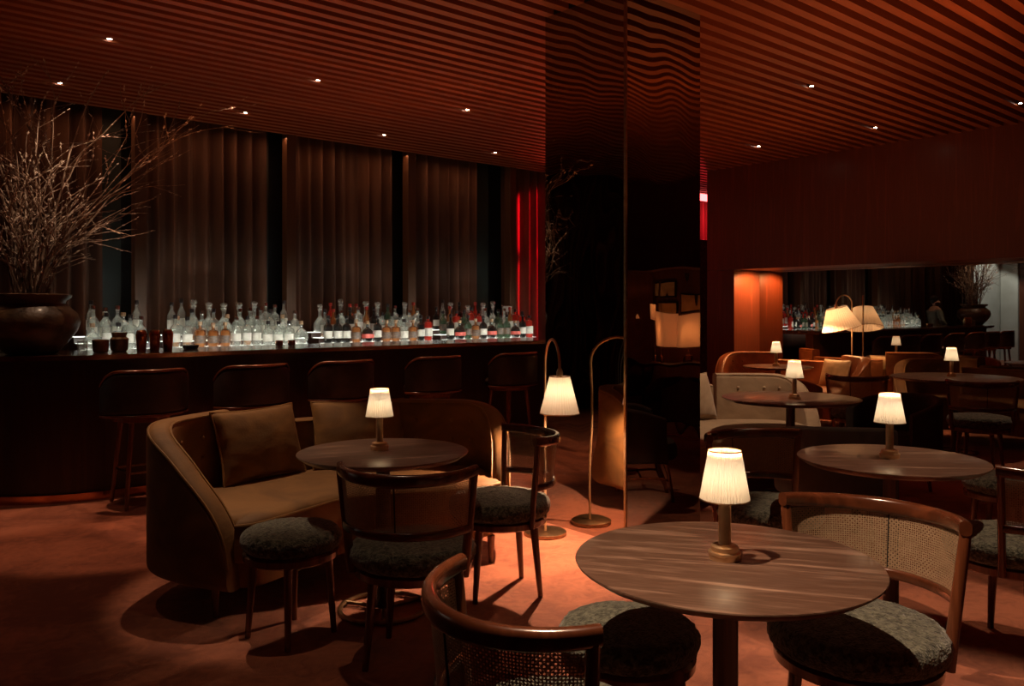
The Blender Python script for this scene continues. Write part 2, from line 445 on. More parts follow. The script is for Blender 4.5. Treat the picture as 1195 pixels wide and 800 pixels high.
# back bar posts and curtains
posts = [-.72, .88, 2.485, 4.06, 5.64, 7.27]
names = ['slim wooden post behind the bar, left of the branches', 'slim wooden post behind the branches at the pot',
         'slim wooden post right of the branches, at the left end of the long bottle row',
         'slim wooden post between the clear bottles and the red bottles', 'slim wooden post left of the dark bottles beside the red curtain',
         'slim wooden post at the edge of the red-lit curtain']
for i, x in enumerate(posts):
    b = MB(); b.box(x-.055, x+.055, YC-.15, YC-.03, .0, H+.05)
    tag(b.build('window_post', postm, smooth=False, bevel=.004), names[i], 'post', 'posts between the curtains')
def curtain(x0, x1, label, seed, yy=8.88):
    rnd = random.Random(seed)
    w = x1-x0; nf = max(3, int(w/.15)); b = MB()
    ph = [rnd.uniform(-.35, .35) for _ in range(nf+2)]; am = [rnd.uniform(.6, 1.25) for _ in range(nf+2)]
    def off(s, v):
        f = s*nf; i = int(min(f, nf-1)); t = f-i
        a = am[i]*(1-t)+am[i+1]*t; p = ph[i]*(1-t)+ph[i+1]*t
        return .13*a*abs(math.cos(PI*f+p))**2.2 + .012*math.cos(2*PI*f*2.1+v*2+seed) + .02*(1-v)*math.sin(f*1.7)
    n = nf*20
    def fr(s, v):
        z = .02+v*(H+.13)
        return (x0+w*s+.012*math.sin(s*nf*2*PI+1+v), yy-off(s, v)*(1+.15*(1-v)), z)
    b.grid(fr, n, 14)
    b.grid(lambda s, v: (fr(s, v)[0], fr(s, v)[1]+.008, fr(s, v)[2]), n, 2)
    return tag(b.build('curtain', curtm, ang=180), label, 'curtain', 'curtains behind the bar')
curtain(-3.0, -.8, 'dark velvet curtain beyond the left end of the bar', 1)
curtain(-.64, .80, 'dark velvet curtain behind the clay pot, left of its post', 2)
curtain(.96, 2.20, 'dark velvet curtain behind the bare branches', 3)
curtain(2.56, 3.88, 'brown velvet curtain behind the clear decanters', 4)
curtain(4.13, 5.50, 'brown velvet curtain behind the red and amber bottles', 5)
curtain(5.71, 6.88, 'brown velvet curtain behind the rightmost bottle group', 6)
curtain(7.34, 13.4, 'curtain glowing red beside the mirrored column', 7)
# dark window glass between the curtains and the wall
teal = noisy('night_glass', (.010,.018,.016), (.02,.035,.030), (1,1,1), .5)
for i, (x0, x1) in enumerate(((2.0,2.43),(3.7,4.0),(5.4,5.58),(6.7,7.21))):
    b = MB(); b.box(x0, x1, 8.93, 8.96, .9, H+.15)
    struct(b.build('window_%d' % (i+1), teal, smooth=False))
# speckled stone screen in the passage behind the column
b = MB(); b.box(10.6, 13.2, 8.05, 8.3, 0, 2.52)
tag(b.build('stone_screen', stone, smooth=False, bevel=.01), 'grey speckled stone screen behind the mirrored column, below the red light', 'screen')

# ------------------------------------------------------------------ bar
def barline(off, n=14):
    """front line of the bar, rounded at its left end; off moves it outward"""
    pts = []
    cx, cy, r = 1.75, 7.63, 1.0+off
    for k in range(n+1):
        a = R(-90-62*(1-k/n)); pts.append(Vector((cx+r*math.cos(a), cy+r*math.sin(a))))
    for x in (2.4, 4, 6, 7.5, 8.5): pts.append(Vector((x, cy-r)))
    return pts
bar = empty('bar', (0,0,0))
def slab(off, offin, z0, z1):
    f = barline(off); g = barline(offin); b = MB(); n = len(f)
    vs = [(p.x, p.y, z0) for p in f]+[(p.x, p.y, z1) for p in f]+[(p.x, p.y, z0) for p in g]+[(p.x, p.y, z1) for p in g]
    fs = []
    for i in range(n-1):
        fs += [(i, i+1, n+i+1, n+i), (2*n+i+1, 2*n+i, 3*n+i, 3*n+i+1), (n+i, n+i+1, 3*n+i+1, 3*n+i), (i+1, i, 2*n+i, 2*n+i+1)]
    fs += [(0, n, 3*n, 2*n), (n-1, 2*n+n-1, 3*n+n-1, n+n-1)]
    b.add(vs, fs); return b
slab(0, -.12, .0, 1.02).build('front_panel', barwood, bar)
slab(.13, -.72, 1.035, 1.07).build('counter_top', counterm, bar)
slab(.10, -.70, 1.015, 1.034).build('counter_underside', barwood, bar)
slab(.14, .131, 1.036, 1.069).build('copper_edge', copper, bar)
slab(.035, .003, .0, .06).build('kick_rail', copper, bar)
tag(bar, 'long dark wooden bar with glossy counter, rounded at its left end', 'bar counter')
# back bar: stepped shelf lit from below
bb = empty('back_bar', (0,0,0))
b = MB(); b.box(1.80, 8.6, 7.78, 8.44, 0, 1.0); b.build('cabinet', barwood, bb, smooth=False)
glow = emis('shelf_light', (.90,.92,.82), 2.3)
TIERS = ((7.80, 7.97, 1.045), (7.972, 8.14, 1.10), (8.142, 8.32, 1.155))
bays = ((1.82, 2.42), (2.55, 3.99), (4.13, 5.57), (5.71, 7.20))
for (x0, x1) in bays:
    for (y0, y1, z) in TIERS:
        b = MB(); b.box(x0, x1, y0, y1, 1.0, z-.004); b.build('shelf_step', barwood, bb, smooth=False)
        b = MB(); b.box(x0+.01, x1-.01, y0+.02, y1-.01, z-.004, z); b.build('light_panel', glow, bb, smooth=False)
tag(bb, 'stepped back bar shelf glowing white under the bottles', 'shelf')

# ------------------------------------------------------------------ bottles
G = {'clear': glass('clear_glass', (.80,.82,.76), .20), 'green': glass('green_glass', (.10,.17,.09), .55), 'amber': glass('amber_glass', (.50,.20,.06), .6),
     'red': glass('red_glass', (.62,.06,.035), .62), 'dark': glass('dark_glass', (.035,.03,.025), .8), 'pale': glass('pale_blue_glass', (.55,.70,.70), .35)}
liq = {'amber': glass('amber_liquid', (.55,.24,.07), .7), 'clear': None}
def bprof(kind):
    return [(r*(1.18 if r > .02 else 1.05), z) for r, z in bprof0(kind)]
def bprof0(kind):
    if kind == 'tall': return [(.034,0),(.036,.01),(.037,.165),(.034,.185),(.014,.215),(.013,.27),(.015,.275)]
    if kind == 'square': return [(.040,0),(.042,.01),(.042,.14),(.036,.16),(.014,.175),(.013,.215),(.015,.22)]
    if kind == 'decanter': return [(.052,0),(.056,.015),(.056,.10),(.030,.15),(.016,.18),(.018,.25),(.028,.27)]
    if kind == 'slim': return [(.028,0),(.030,.01),(.030,.20),(.022,.225),(.012,.25),(.012,.30),(.014,.305)]
    if kind == 'round': return [(.040,0),(.050,.02),(.056,.06),(.050,.11),(.030,.145),(.014,.16),(.013,.205),(.016,.21)]
    if kind == 'cylinder': return [(.038,0),(.040,.008),(.040,.21),(.035,.225),(.016,.24),(.016,.27)]
    return [(.034,0),(.036,.01),(.036,.15),(.020,.19),(.013,.21),(.013,.27)]
protos = {}
def bottle_proto(kind, gcol, cap, lab, filled):
    key = (kind, gcol, cap, lab, filled)
    pr = bprof(kind); b = MB()
    seg = 4 if kind == 'square' and False else 18
    b.solid(pr, seg)
    o = b.build({'decanter': 'decanter'}.get(kind, 'bottle'), G[gcol])
    top = pr[-1][1]; r = pr[-1][0]
    b = MB()
    if kind == 'decanter':
        b.solid([(.012, top-.004),(.014, top+.006),(.030, top+.02),(.034, top+.036),(.026, top+.052),(.008, top+.060)], 14)
        b.build('stopper', G['clear'], o)
    else:
        b.solid([(r+.001, top-.012),(r+.003, top-.010),(r+.003, top+.022),(r, top+.026)], 12)
        b.build('cap', {'b': capblack, 'r': capred, 'c': capcork, 's': steel}[cap], o)
    if lab:
        R0 = max(p[0] for p in pr)+.0012
        z0, z1 = {'tall': (.05,.13), 'square': (.035,.11), 'slim': (.06,.15), 'round': (.045,.09), 'cylinder': (.05,.15)}.get(kind, (.04,.11))
        b = MB(); rr = (lambda z: R0)
        b.grid(lambda s, t: (R0*math.cos(1.34*PI+2.3*(s-.5)), R0*math.sin(1.34*PI+2.3*(s-.5)), z0+(z1-z0)*t), 10, 1)
        b.build('label', {'w': labelm, 'd': labeldark, 'r': labelred}[lab], o)
    if filled:
        b = MB(); b.solid([(p[0]*.9, p[1]*.55+.008) for p in pr[:4]], 14); b.build('liquid', liq['amber'] if filled == 'a' else G[filled], o)
    return o
KINDS = {
 'clear tall bottle': ('tall','clear','s','w',None), 'clear slim dark-capped bottle': ('slim','clear','b','w',None),
 'clear stoppered decanter': ('decanter','clear',None,None,None), 'clear round flask bottle': ('round','clear','c',None,None),
 'half-full amber bottle': ('tall','clear','b','w','a'), 'squat amber whisky bottle': ('square','amber','c','d',None),
 'dark green bottle': ('tall','green','b','d',None), 'squat clear bottle': ('square','clear','b','w',None),
 'red aperitif bottle': ('cylinder','red','b','w',None), 'red slim bottle': ('slim','red','r',None,None),
 'dark pale-labelled bottle': ('tall','dark','b','w',None), 'dark round flask bottle': ('round','dark','c','r',None),
 'pale blue bottle': ('cylinder','pale','s','w',None), 'amber slim bottle': ('slim','amber','r','w',None),
 'clear white-labelled bottle': ('cylinder','clear','s','w',None)}
ordw = ['first','second','third','fourth','fifth','sixth','seventh','eighth','ninth','tenth','eleventh','twelfth','thirteenth','fourteenth','fifteenth','sixteenth']
baytxt = ['beside the pot', 'right of the pot', 'in the middle', 'beside red curtain']
pal = [
 [['pale blue bottle','squat clear bottle','clear round flask bottle','clear tall bottle','clear slim dark-capped bottle'], ['clear tall bottle','squat clear bottle','clear white-labelled bottle'], ['clear tall bottle','clear round flask bottle','clear slim dark-capped bottle']],
 [['half-full amber bottle','squat clear bottle','squat amber whisky bottle','clear round flask bottle','dark pale-labelled bottle','clear tall bottle'], ['clear white-labelled bottle','clear tall bottle','clear tall bottle','half-full amber bottle','clear round flask bottle','clear tall bottle'], ['clear stoppered decanter','clear stoppered decanter','clear slim dark-capped bottle','clear stoppered decanter','clear tall bottle']],
 [['dark round flask bottle','squat amber whisky bottle','dark pale-labelled bottle','squat clear bottle','red aperitif bottle','dark round flask bottle'], ['red aperitif bottle','clear white-labelled bottle','half-full amber bottle','squat clear bottle','dark pale-labelled bottle','amber slim bottle'], ['clear stoppered decanter','amber slim bottle','dark green bottle','red slim bottle','clear tall bottle']],
 [['dark pale-labelled bottle','squat amber whisky bottle','dark green bottle','red aperitif bottle','dark round flask bottle'], ['red aperitif bottle','clear tall bottle','amber slim bottle','dark green bottle','half-full amber bottle'], ['dark pale-labelled bottle','clear stoppered decanter','dark green bottle','clear slim dark-capped bottle','red slim bottle']]]
rowtxt = ['front row', 'middle row', 'back row']
rnd = random.Random(5)
starts = (1.88, 2.62, 4.18, 5.76); ends = (2.38, 3.92, 5.52, 6.80)
for bi in range(4):
    for ti in range(3):
        x = starts[bi] + rnd.uniform(0, .05) + .03*ti; cnt = {}; y0, y1, z = TIERS[ti]; k = 0; nxt = None
        while x < ends[bi]+(.34 if bi == 3 and ti < 2 else 0):
            kd = nxt or rnd.choice(pal[bi][ti]); cnt[kd] = cnt.get(kd, 0)+1
            if kd not in protos: o = protos[kd] = bottle_proto(*KINDS[kd])
            else: o = copy_tree(protos[kd])
            o.location = (x, (y0+y1)/2+rnd.uniform(-.004, .004), z+.001); o.rotation_euler = (0,0,rnd.uniform(-.3,.3))
            s = rnd.uniform(.92, 1.12 if ti else 1.02); o.scale = (1.1, 1.1, s)
            tag(o, '%s, %s such from the left, %s %s' % (kd, ordw[min(cnt[kd]-1, 15)], rowtxt[ti], baytxt[bi]), 'bottle', 'bottles on the back bar')
            nxt = rnd.choice(pal[bi][ti]); rr_ = lambda q: 1.1*max(p_[0] for p_ in bprof(KINDS[q][0]))
            x += rr_(kd)+rr_(nxt)+.003+rnd.uniform(0, .014)
# framed notice at the right end of the bottles
f = empty('framed_notice', (6.93, 8.20, 1.156), 0)
b = MB(); b.box(-.085,.085,-.012,.012,0,.30); b.build('frame', steel, f, smooth=False, bevel=.003)
b = MB(); b.box(-.07,.07,-.0135,-.0122,.015,.285); b.build('card', labelm, f, smooth=False)
b = MB()
for i in range(2):
    for j in range(2): b.box(-.052+.058*i, -.008+.058*i, -.0146, -.0137, .13+.05*j, .165+.05*j)
b.build('print', labeldark, f, smooth=False)
tag(f, 'white framed notice standing behind the rightmost bottles', 'notice')
# shakers, tins and glasses on the counter
def lathe_thing(name, prof, mat_, loc, label, cat, group=None, seg=24):
    b = MB(); b.solid(prof, seg); o = b.build(name, mat_); o.location = loc; return tag(o, label, cat, group)
CZ = 1.071
for i, (x, lb) in enumerate(((2.00, 'leftmost of three copper cocktail shakers on the bar counter'), (2.10, 'middle one of three copper cocktail shakers on the bar counter'), (2.20, 'copper cocktail shaker on the bar counter, rightmost of three'))):
    o = lathe_thing('cocktail_shaker', [(.032,0),(.034,.004),(.043,.125),(.043,.128),(.040,.15),(.030,.168),(.026,.17)], copper, (x, 6.80, CZ), lb, 'shaker', 'copper shakers on the counter')
lathe_thing('copper_mug', [(.048,0),(.055,.012),(.060,.09),(.062,.095),(.054,.10)], brassdark, (1.72, 6.86, CZ), 'wide dark copper mug on the bar counter beside the clay pot', 'mug')
lathe_thing('ice_pail', [(.050,0),(.064,.02),(.070,.10),(.050,.115),(.052,.13),(.062,.15)], brassdark, (1.87, 6.92, CZ), 'round dark metal pail standing left of the copper shakers', 'pail')
lathe_thing('tumbler', [(.034,0),(.036,.004),(.040,.085),(.038,.085)], G['clear'], (1.63, 7.02, CZ), 'clear tumbler on the bar counter beside the copper mug', 'glass')
lathe_thing('ashtray', [(.055,0),(.065,.02),(.07,.032),(.055,.03)], G['dark'], (2.45, 7.0, CZ), 'low dark glass bowl on the counter right of the copper shakers', 'bowl')
for i, x in enumerate((3.26, 3.38)):
    lathe_thing('candle_glass', [(.03,0),(.034,.01),(.034,.045),(.03,.05)], copper, (x, 7.05, CZ), ('left' if i == 0 else 'right')+' one of two small copper cups on the counter before the clear bottles', 'cup', 'small copper cups')

# ------------------------------------------------------------------ clay pot with branches
pot = empty('potted_branches', (1.28, 6.99, CZ-.0005))
b = MB()
b.solid([(.15,0),(.17,.005),(.235,.08),(.305,.17),(.325,.235),(.305,.30),(.245,.355),(.222,.375),(.228,.395),(.262,.42),(.268,.44),(.250,.446),(.215,.42),(.20,.38),(.22,.34)], 56)
p = b.build('clay_pot', ceramic, pot)
b = MB(); b.solid([(.21,.33),(.21,.35)], 30); b.build('soil', blackp, pot)
def branch(rnd):
    b = MB(); bd = MB()
    a = rnd.uniform(0, 2*PI); lean = rnd.uniform(.02, .72)
    L = rnd.uniform(1.0, 2.1) if rnd.random() < .6 else rnd.uniform(.6, 1.1); n = 14
    p = Vector((.10*math.cos(a)*rnd.random(), .10*math.sin(a)*rnd.random(), .35))
    d = Vector((math.cos(a)*lean*.75, math.sin(a)*lean*.45, 1)).normalized()
    pts = [p.copy()]; bend = Vector((rnd.gauss(0,.05), rnd.gauss(0,.04), rnd.gauss(.02,.03)))
    def grow(p, d, L, n, r0, bend, lvl):
        pts = [p.copy()]
        for i in range(n):
            d = (d + bend + Vector((rnd.gauss(0,.10), rnd.gauss(0,.10), rnd.gauss(0,.06)))*1.0).normalized()
            p = p + d*(L/n)
            if (p+Vector(pot.location)).z > 3.28: break
            if p.y > 1.55: break
            pts.append(p.copy())
            if lvl < 2 and i > 1 and rnd.random() < (.34 if lvl == 0 else .22):
                dd = (d + Vector((rnd.gauss(0,.7), rnd.gauss(0,.6), rnd.gauss(0,.3)))).normalized()
                grow(p, dd, L*rnd.uniform(.25,.5), max(4, n-5), r0*.55, bend*.5, lvl+1)
            if rnd.random() < (.5 if lvl else .25):
                for q in range(2):
                    c = p + d*rnd.uniform(-.03,.03) + Vector((rnd.gauss(0,.004),)*3)
                    s = rnd.uniform(.004,.0085)
                    bd.add([c+Vector((s,0,0)),c-Vector((s,0,0)),c+Vector((0,s,0)),c-Vector((0,s,0)),c+d*s*2,c-d*s*2],
                           [(0,2,4),(2,1,4),(1,3,4),(3,0,4),(2,0,5),(1,2,5),(3,1,5),(0,3,5)])
        if len(pts) > 2:
            b.tube(pts, [r0*(1-.75*i/len(pts)) for i in range(len(pts))], 5)
    grow(p, d, L, n, rnd.choice((.0045,.006,.008,.0115)), bend, 0)
    return b, bd
rb = random.Random(21)
for i in range(44):
    b, bd = branch(rb)
    if not b.v: continue
    nf = len(b.f); b.add(bd.v, bd.f); o = b.build('branch', twig, pot); o.data.materials.append(bud)
    for q in range(nf, len(o.data.polygons)): o.data.polygons[q].material_index = 1
tag(pot, 'large glazed clay pot of tall bare branches on the left end of the bar', 'potted plant')

# ------------------------------------------------------------------ furniture makers
def puff(r, z0, z1, seed, seg=110, rings=30, amp=.0035):
    b = MB(); h = (z1-z0)/2; zc = (z0+z1)/2; prof = []
    for k in range(rings+1):
        a = -PI/2+PI*k/rings; ca = math.cos(a); sa = math.sin(a)
        e = .45
        rr = r-h*.75 + h*.75*abs(ca)**.8 if abs(sa) < .999 else 0
        prof.append((max(rr*(abs(ca)**.22 if abs(sa) > .8 else 1), .0), zc+h*(1 if sa > 0 else -1)*abs(sa)**.8*(1.0)))
    # top dome
    vs = []; 
    P = []
    nt = 14
    for k in range(nt): P.append(((r-.03)*k/nt, z0))
    for k in range(rings+1):
        a = -PI/2+PI*k/rings; P.append((r-.04+.04*math.cos(a), zc+h*math.sin(a)))
    P2 = []
    for k in range(nt, -1, -1): P2.append(((r-.04)*k/nt, z1+.018*(1-(k/nt)**2)))
    P += P2[1:]
    n = len(P)
    for i in range(seg):
        a = 2*PI*i/seg
        for (rr, z) in P:
            q = Vector((rr*math.cos(a), rr*math.sin(a), z))
            s = noise.noise(q*55+Vector((seed,0,0)))*amp + noise.noise(q*120)*amp*.8 + noise.noise(q*9)*.003
            d = Vector((math.cos(a)*(rr/r)**3, math.sin(a)*(rr/r)**3, .8 if z > zc else -.5)); q = q+d*s
            vs.append(q)
    fs = []
    for i in range(seg):
        j = (i+1) % seg
        for k in range(n-1): fs.append((i*n+k, j*n+k, j*n+k+1, i*n+k+1))
    b.add(vs, fs); return b
def leg(x0, y0, z0, x1, y1, r0, r1, seg=12):
    b = MB(); pts = []; rad = []
    for k in range(7):
        t = k/6; pts.append((x0+(x1-x0)*t, y0+(y1-y0)*t, z0*(1-t)+.001)); rad.append(r0+(r1-r0)*t)
    b.tube(pts, rad, seg); return b
def arc_path(r, a0, a1, n, cx=0, cy=0):
    out = []
    for k in range(n+1):
        a = R(a0+(a1-a0)*k/n); out.append((cx+r*math.cos(a), cy+r*math.sin(a), math.cos(a), math.sin(a)))
    return out
def make_chair():
    t = empty('cane_chair')
    puff(.255, .385, .475, 1).build('seat', bouclem, t, ang=180)
    b = MB(); b.solid([(.0,.345),(.225,.345),(.236,.352),(.238,.378),(.225,.388),(0,.388)], 48); b.build('seat_frame', chairwood, t)
    for a in (42, -42, 138, -138):
        leg(.185*math.cos(R(a)), .185*math.sin(R(a)), .352, .222*math.cos(R(a)), .222*math.sin(R(a)), .021, .0125).build('leg', chairwood, t)
    for s in (1, -1):
        a = R(180-s*68); b = MB(); pts = []; sec = []
        for k in range(9):
            q = k/8; r = .245+.045*q; pts.append((r*math.cos(a), r*math.sin(a), .36+.405*q)); sec.append(.0195-.003*q)
        b.tube(pts, sec, 10, sy=.8); b.build('back_post', chairwood, t)
    b = MB(); pa = arc_path(.292, 109, 251, 40)
    def topsec(i):
        s = i/40; e = abs(s-.5)*2
        z = .762+.014*e**2; hh = .052-.008*e; w = .034
        return [(n_+(-.004), z_) for n_, z_ in rsec(w, z-hh/2, z+hh/2, .015)]
    b.sweep(pa, topsec); b.build('top_rail', railwood, t)
    b = MB(); pa = arc_path(.270, 111, 249, 36); b.sweep(pa, lambda i: rsec(.022, .535, .568, .009)); b.build('lower_rail', railwood, t)
    b = MB()
    def fn(s, v):
        a = R(115+130*s); r = .270+.017*v; return (r*math.cos(a), r*math.sin(a), .562+.182*v)
    b.grid(fn, 36, 4, lambda s, v: (s*.62, v*.185)); b.build('cane_panel', canem, t)
    b = MB(); b.tube([(-.272,0,.565),(-.280,0,.65),(-.288,0,.742)], .0028, 6); b.build('panel_joint', blackp, t)
    return t
def make_stool():
    t = empty('round_stool')
    puff(.212, .375, .462, 5).build('seat', bouclem, t, ang=180)
    b = MB(); b.solid([(0,.335),(.188,.335),(.200,.343),(.202,.368),(.190,.378),(0,.378)], 40); b.build('seat_frame', chairwood, t)
    for a in (45, 135, 225, 315):
        leg(.155*math.cos(R(a)), .155*math.sin(R(a)), .342, .180*math.cos(R(a)), .180*math.sin(R(a)), .019, .012).build('leg', chairwood, t)
    for a in (45, 135):
        b = MB(); c, s = math.cos(R(a))*.15, math.sin(R(a))*.15; b.tube([(c,s,.315),(-c,-s,.315 if a == 45 else .30)], .010, 8); b.build('stretcher', chairwood, t)
    return t
def make_table(r=.395, h=.74, pr=.033, base=True):
    t = empty('round_table')
    b = MB(); b.solid([(0,h-.026),(r-.03,h-.026),(r-.003,h-.008),(r,h-.004),(r-.001,h-.001),(r-.004,h),(0,h)], 96); b.build('tabletop', walnut_top, t)
    b = MB(); b.solid([(0,.022),(pr+.01,.022),(pr,.05),(pr,h-.05),(pr+.006,h-.028),(0,h-.028)], 28); b.build('pedestal', walnut_edge, t)
    b = MB(); b.tube([( .20*math.cos(2*PI*k/40), .20*math.sin(2*PI*k/40), .013) for k in range(40)], .011, 8, closed=True); b.build('base_ring', brassdark, t)
    for a in (20, 140, 260):
        b = MB(); b.tube([(0,0,.014),(.20*math.cos(R(a)), .20*math.sin(R(a)), .013)], .010, 8); b.build('base_spoke', brassdark, t)
    return t
def make_lamp():
    t = empty('table_lamp')
    b = MB(); b.solid([(0,0),(.041,0),(.041,.012),(.043,.014),(.043,.020),(.036,.022),(.036,.034),(.028,.038),(.018,.040),(.0165,.045),(.0165,.17),(0,.17)], 36)
    b.build('lamp_base', brass, t)
    b = MB(); seg = 100; vs = []; fs = []
    nz = 6
    for i in range(seg):
        k = 1+(.045 if i % 2 else -.0)
        for j in range(nz+1):
            z = .158+.128*j/nz; r = (.063-.022*j/nz)*k; a = 2*PI*i/seg; vs.append((r*math.cos(a), r*math.sin(a), z))
    for i in range(seg):
        for j in range(nz): fs.append((i*(nz+1)+j, ((i+1)%seg)*(nz+1)+j, ((i+1)%seg)*(nz+1)+j+1, i*(nz+1)+j+1))
    b.add(vs, fs); sh = b.build('lamp_shade', shadem, t, ang=20)
    b = MB()
    for z, r in ((.158,.0655),(.286,.0435)):
        b.tube([(r*math.cos(2*PI*k/48), r*math.sin(2*PI*k/48), z) for k in range(48)], .0017, 6, closed=True)
    b.build('shade_trim', brassdark, sh)
    b = MB(); b.solid([(.004,.172),(.012,.185),(.016,.205),(.012,.222),(.002,.23)], 14); b.build('bulb', bulbm, t)
    return t
def make_tub(mat_, name='tub_chair'):
    t = empty(name)
    b = MB(); pa = arc_path(.32, 62, 298, 44)
    def sec(i):
        a = abs(i/44-.5)*2; top = .735-.11*a**2.2; return rsec(.055, .30, top, .026)
    b.sweep(pa, sec); b.build('backrest', mat_, t)
    b = MB(); vs = []
    b.solid([(0,.31),(.27,.31),(.292,.335),(.294,.40),(.28,.43),(.20,.446),(0,.45)], 44); b.build('seat', mat_, t)
    for a in (40, -40, 140, -140):
        leg(.22*math.cos(R(a)), .22*math.sin(R(a)), .312, .27*math.cos(R(a)), .27*math.sin(R(a)), .020, .012).build('leg', chairwood, t)
    for s in (1, -1):
        c = .245; b = MB(); b.tube([(c*math.cos(R(40)), s*c*math.sin(R(40)), .16),(c*math.cos(R(140)), s*c*math.sin(R(140)), .16)], .009, 8); b.build('stretcher', chairwood, t)
    b = MB(); c = .245*math.sin(R(40)); b.tube([(0,c,.16),(0,-c,.16)], .009, 8); b.build('stretcher', chairwood, t)
    return t
def make_barstool():
    t = empty('bar_stool')
    b = MB(); pa = arc_path(.275, 102, 258, 40)
    pa = [(x*.86, y*1.06, nx, ny) for x, y, nx, ny in pa]
    def sec(i):
        a = abs(i/40-.5)*2; return rsec(.042, .665, .955-.10*max(0, a-.55)**2/.2, .02)
    b.sweep(pa, sec); b.build('backrest', leatherdark, t)
    b = MB()
    def sec2(i):
        a = abs(i/40-.5)*2; z = .957-.10*max(0, a-.55)**2/.2; return rsec(.050, z, z+.022, .010)
    b.sweep(pa, sec2); b.build('top_rail', railwood, t)
    b = MB(); b.sweep(pa, lambda i: rsec(.050, .643, .664, .010)); b.build('lower_rail', railwood, t)
    b = MB(); b.solid([(0,.64),(.225,.64),(.238,.66),(.236,.70),(.21,.722),(0,.728)], 40); b.build('seat', leatherdark, t)
    b = MB(); b.solid([(0,.605),(.20,.605),(.205,.61),(.205,.636),(.20,.639),(0,.639)], 40); b.build('seat_frame', chairwood, t)
    for a in (42, -42, 138, -138):
        leg(.17*math.cos(R(a)), .17*math.sin(R(a)), .61, .245*math.cos(R(a)), .245*math.sin(R(a)), .021, .014).build('leg', chairwood, t)
    b = MB(); pts = [(.212*math.cos(R(a)), .212*math.sin(R(a)), .25) for a in (42, 138, 222, 318)]
    b.tube(pts, .008, 8, closed=True); b.build('footrest', brassdark, t)
    return t
def outline_solid(out, zs, cen=(0,0)):
    """out: list of 2D points (star-shaped about cen); zs: list of (inset distance, z) from bottom to top"""
    b = MB(); n = len(out); vs = []; fs = []
    c = Vector(cen)
    for ins, z in zs:
        for p in out:
            d = Vector(p)-c; L = d.length; q = c + d*max(0.0, (L-ins)/L); vs.append((q.x, q.y, z))
    for k in range(len(zs)-1):
        for i in range(n):
            j = (i+1) % n; fs.append((k*n+i, k*n+j, (k+1)*n+j, (k+1)*n+i))
    vs.append((c.x, c.y, zs[0][1])); vs.append((c.x, c.y, zs[-1][1])); m = len(zs)
    for i in range(n):
        j = (i+1) % n; fs.append((m*n, j, i)); fs.append((m*n+1, (m-1)*n+i, (m-1)*n+j))
    b.add(vs, fs); return b
def make_sofa(fab, pipe):
    SGN = -1
    t = empty('curved_sofa')
    ctl = [(-.69,-.52),(-.84,-.30),(-.915,-.05),(-.83,.16),(-.58,.36),(-.30,.49),(0,.53),(.30,.48),(.58,.34),(.83,.14),(.93,-.04),(.91,-.20),(.80,-.38)]
    pts = catmull([(x, y) for x, y in ctl], 10); n = len(pts)-1
    path = pathn(pts)         # travelling left tip -> right tip, normal points inside (to -Y)
    path = [(x, y, -nx, -ny) for x, y, nx, ny in path]
    def hh(s):
        e = min(s, 1-s)
        if e < .25:
            q = e/.25; return .27+.58*(1-(1-q)**2.3)**.72
        return .85
    i0, i1 = int(n*.36), int(n*.635)
    def sec(i, flat=None):
        top = flat or hh(i/n); return rsec(.115, .15, top, .042, 5)
    for nm, a, c, fl in (('side_wing', 0, i0, None), ('backrest', i0+1, i1-1, .755), ('side_wing', i1, n, None)):
        b = MB(); b.sweep(path[a:c+1], lambda k, a=a, fl=fl: sec(k+a, fl)); o = fixn(b.build(nm, fab, t, ang=60))
        # piping along the outer and inner top edge
        b = MB()
        for side in (.050, -.050):
            b.tube([(path[k][0]+path[k][2]*side, path[k][1]+path[k][3]*side, (fl or hh(k/n))-.012) for k in range(a, c+1)], .006, 6)
        b.build('piping', pipe, o)
        if nm == 'side_wing':
            for q in ((.55,.70,.85) if a == 0 else (.15,.30,.45)):
                k = int(a+(c-a)*q)
                for zz in (.62, .73):
                    x, y, nx, ny = path[k]
                    if hh(k/n) < zz+.06: continue
                    b = MB(); b.add(*ball((x+nx*SGN*.056, y+ny*SGN*.056, zz), .013)); b.build('button', pipe, o)
    inner = [Vector((x+nx*SGN*.054, y+ny*SGN*.054)) for x, y, nx, ny in path[2:-2]]
    front = catmull([(.79,-.41),(.66,-.44),(.42,-.41),(.15,-.33),(-.10,-.31),(-.38,-.44),(-.60,-.545),(-.70,-.54)], 6)
    out = inner + [Vector((p[0], p[1])) for p in front]
    cen = (0, .10)
    fixn(outline_solid(out, [(.03,.27),(.005,.28),(0,.31),(0,.42),(.008,.445),(.03,.46),(.15,.470),(.3,.473)], cen).build('seat_cushion', fab, t, ang=60))
    b = MB(); b.tube([(p[0], p[1]-.0, .442) for p in front], .007, 6); b.build('seat_piping', pipe, t)
    fixn(outline_solid(out, [(.06,.15),(.05,.155),(.03,.265),(.03,.272)], cen).build('base', fab, t, ang=60))
    for x, y in ((-.74,-.38),(.74,-.38),(-.50,.30),(.50,.30)):
        b = MB(); b.solid([(.013,0),(.022,.15)], 12, (x, y, 0)); b.build('foot', chairwood, t)
    return t
def ball(c, r, nu=10, nv=6):
    vs = []; fs = []
    for i in range(nv+1):
        a = PI*i/nv
        for j in range(nu):
            w = 2*PI*j/nu; vs.append((c[0]+r*math.sin(a)*math.cos(w), c[1]+r*math.sin(a)*math.sin(w), c[2]+r*math.cos(a)))
    for i in range(nv):
        for j in range(nu): fs.append((i*nu+j, (i+1)*nu+j, (i+1)*nu+(j+1)%nu, i*nu+(j+1)%nu))
    return vs, fs
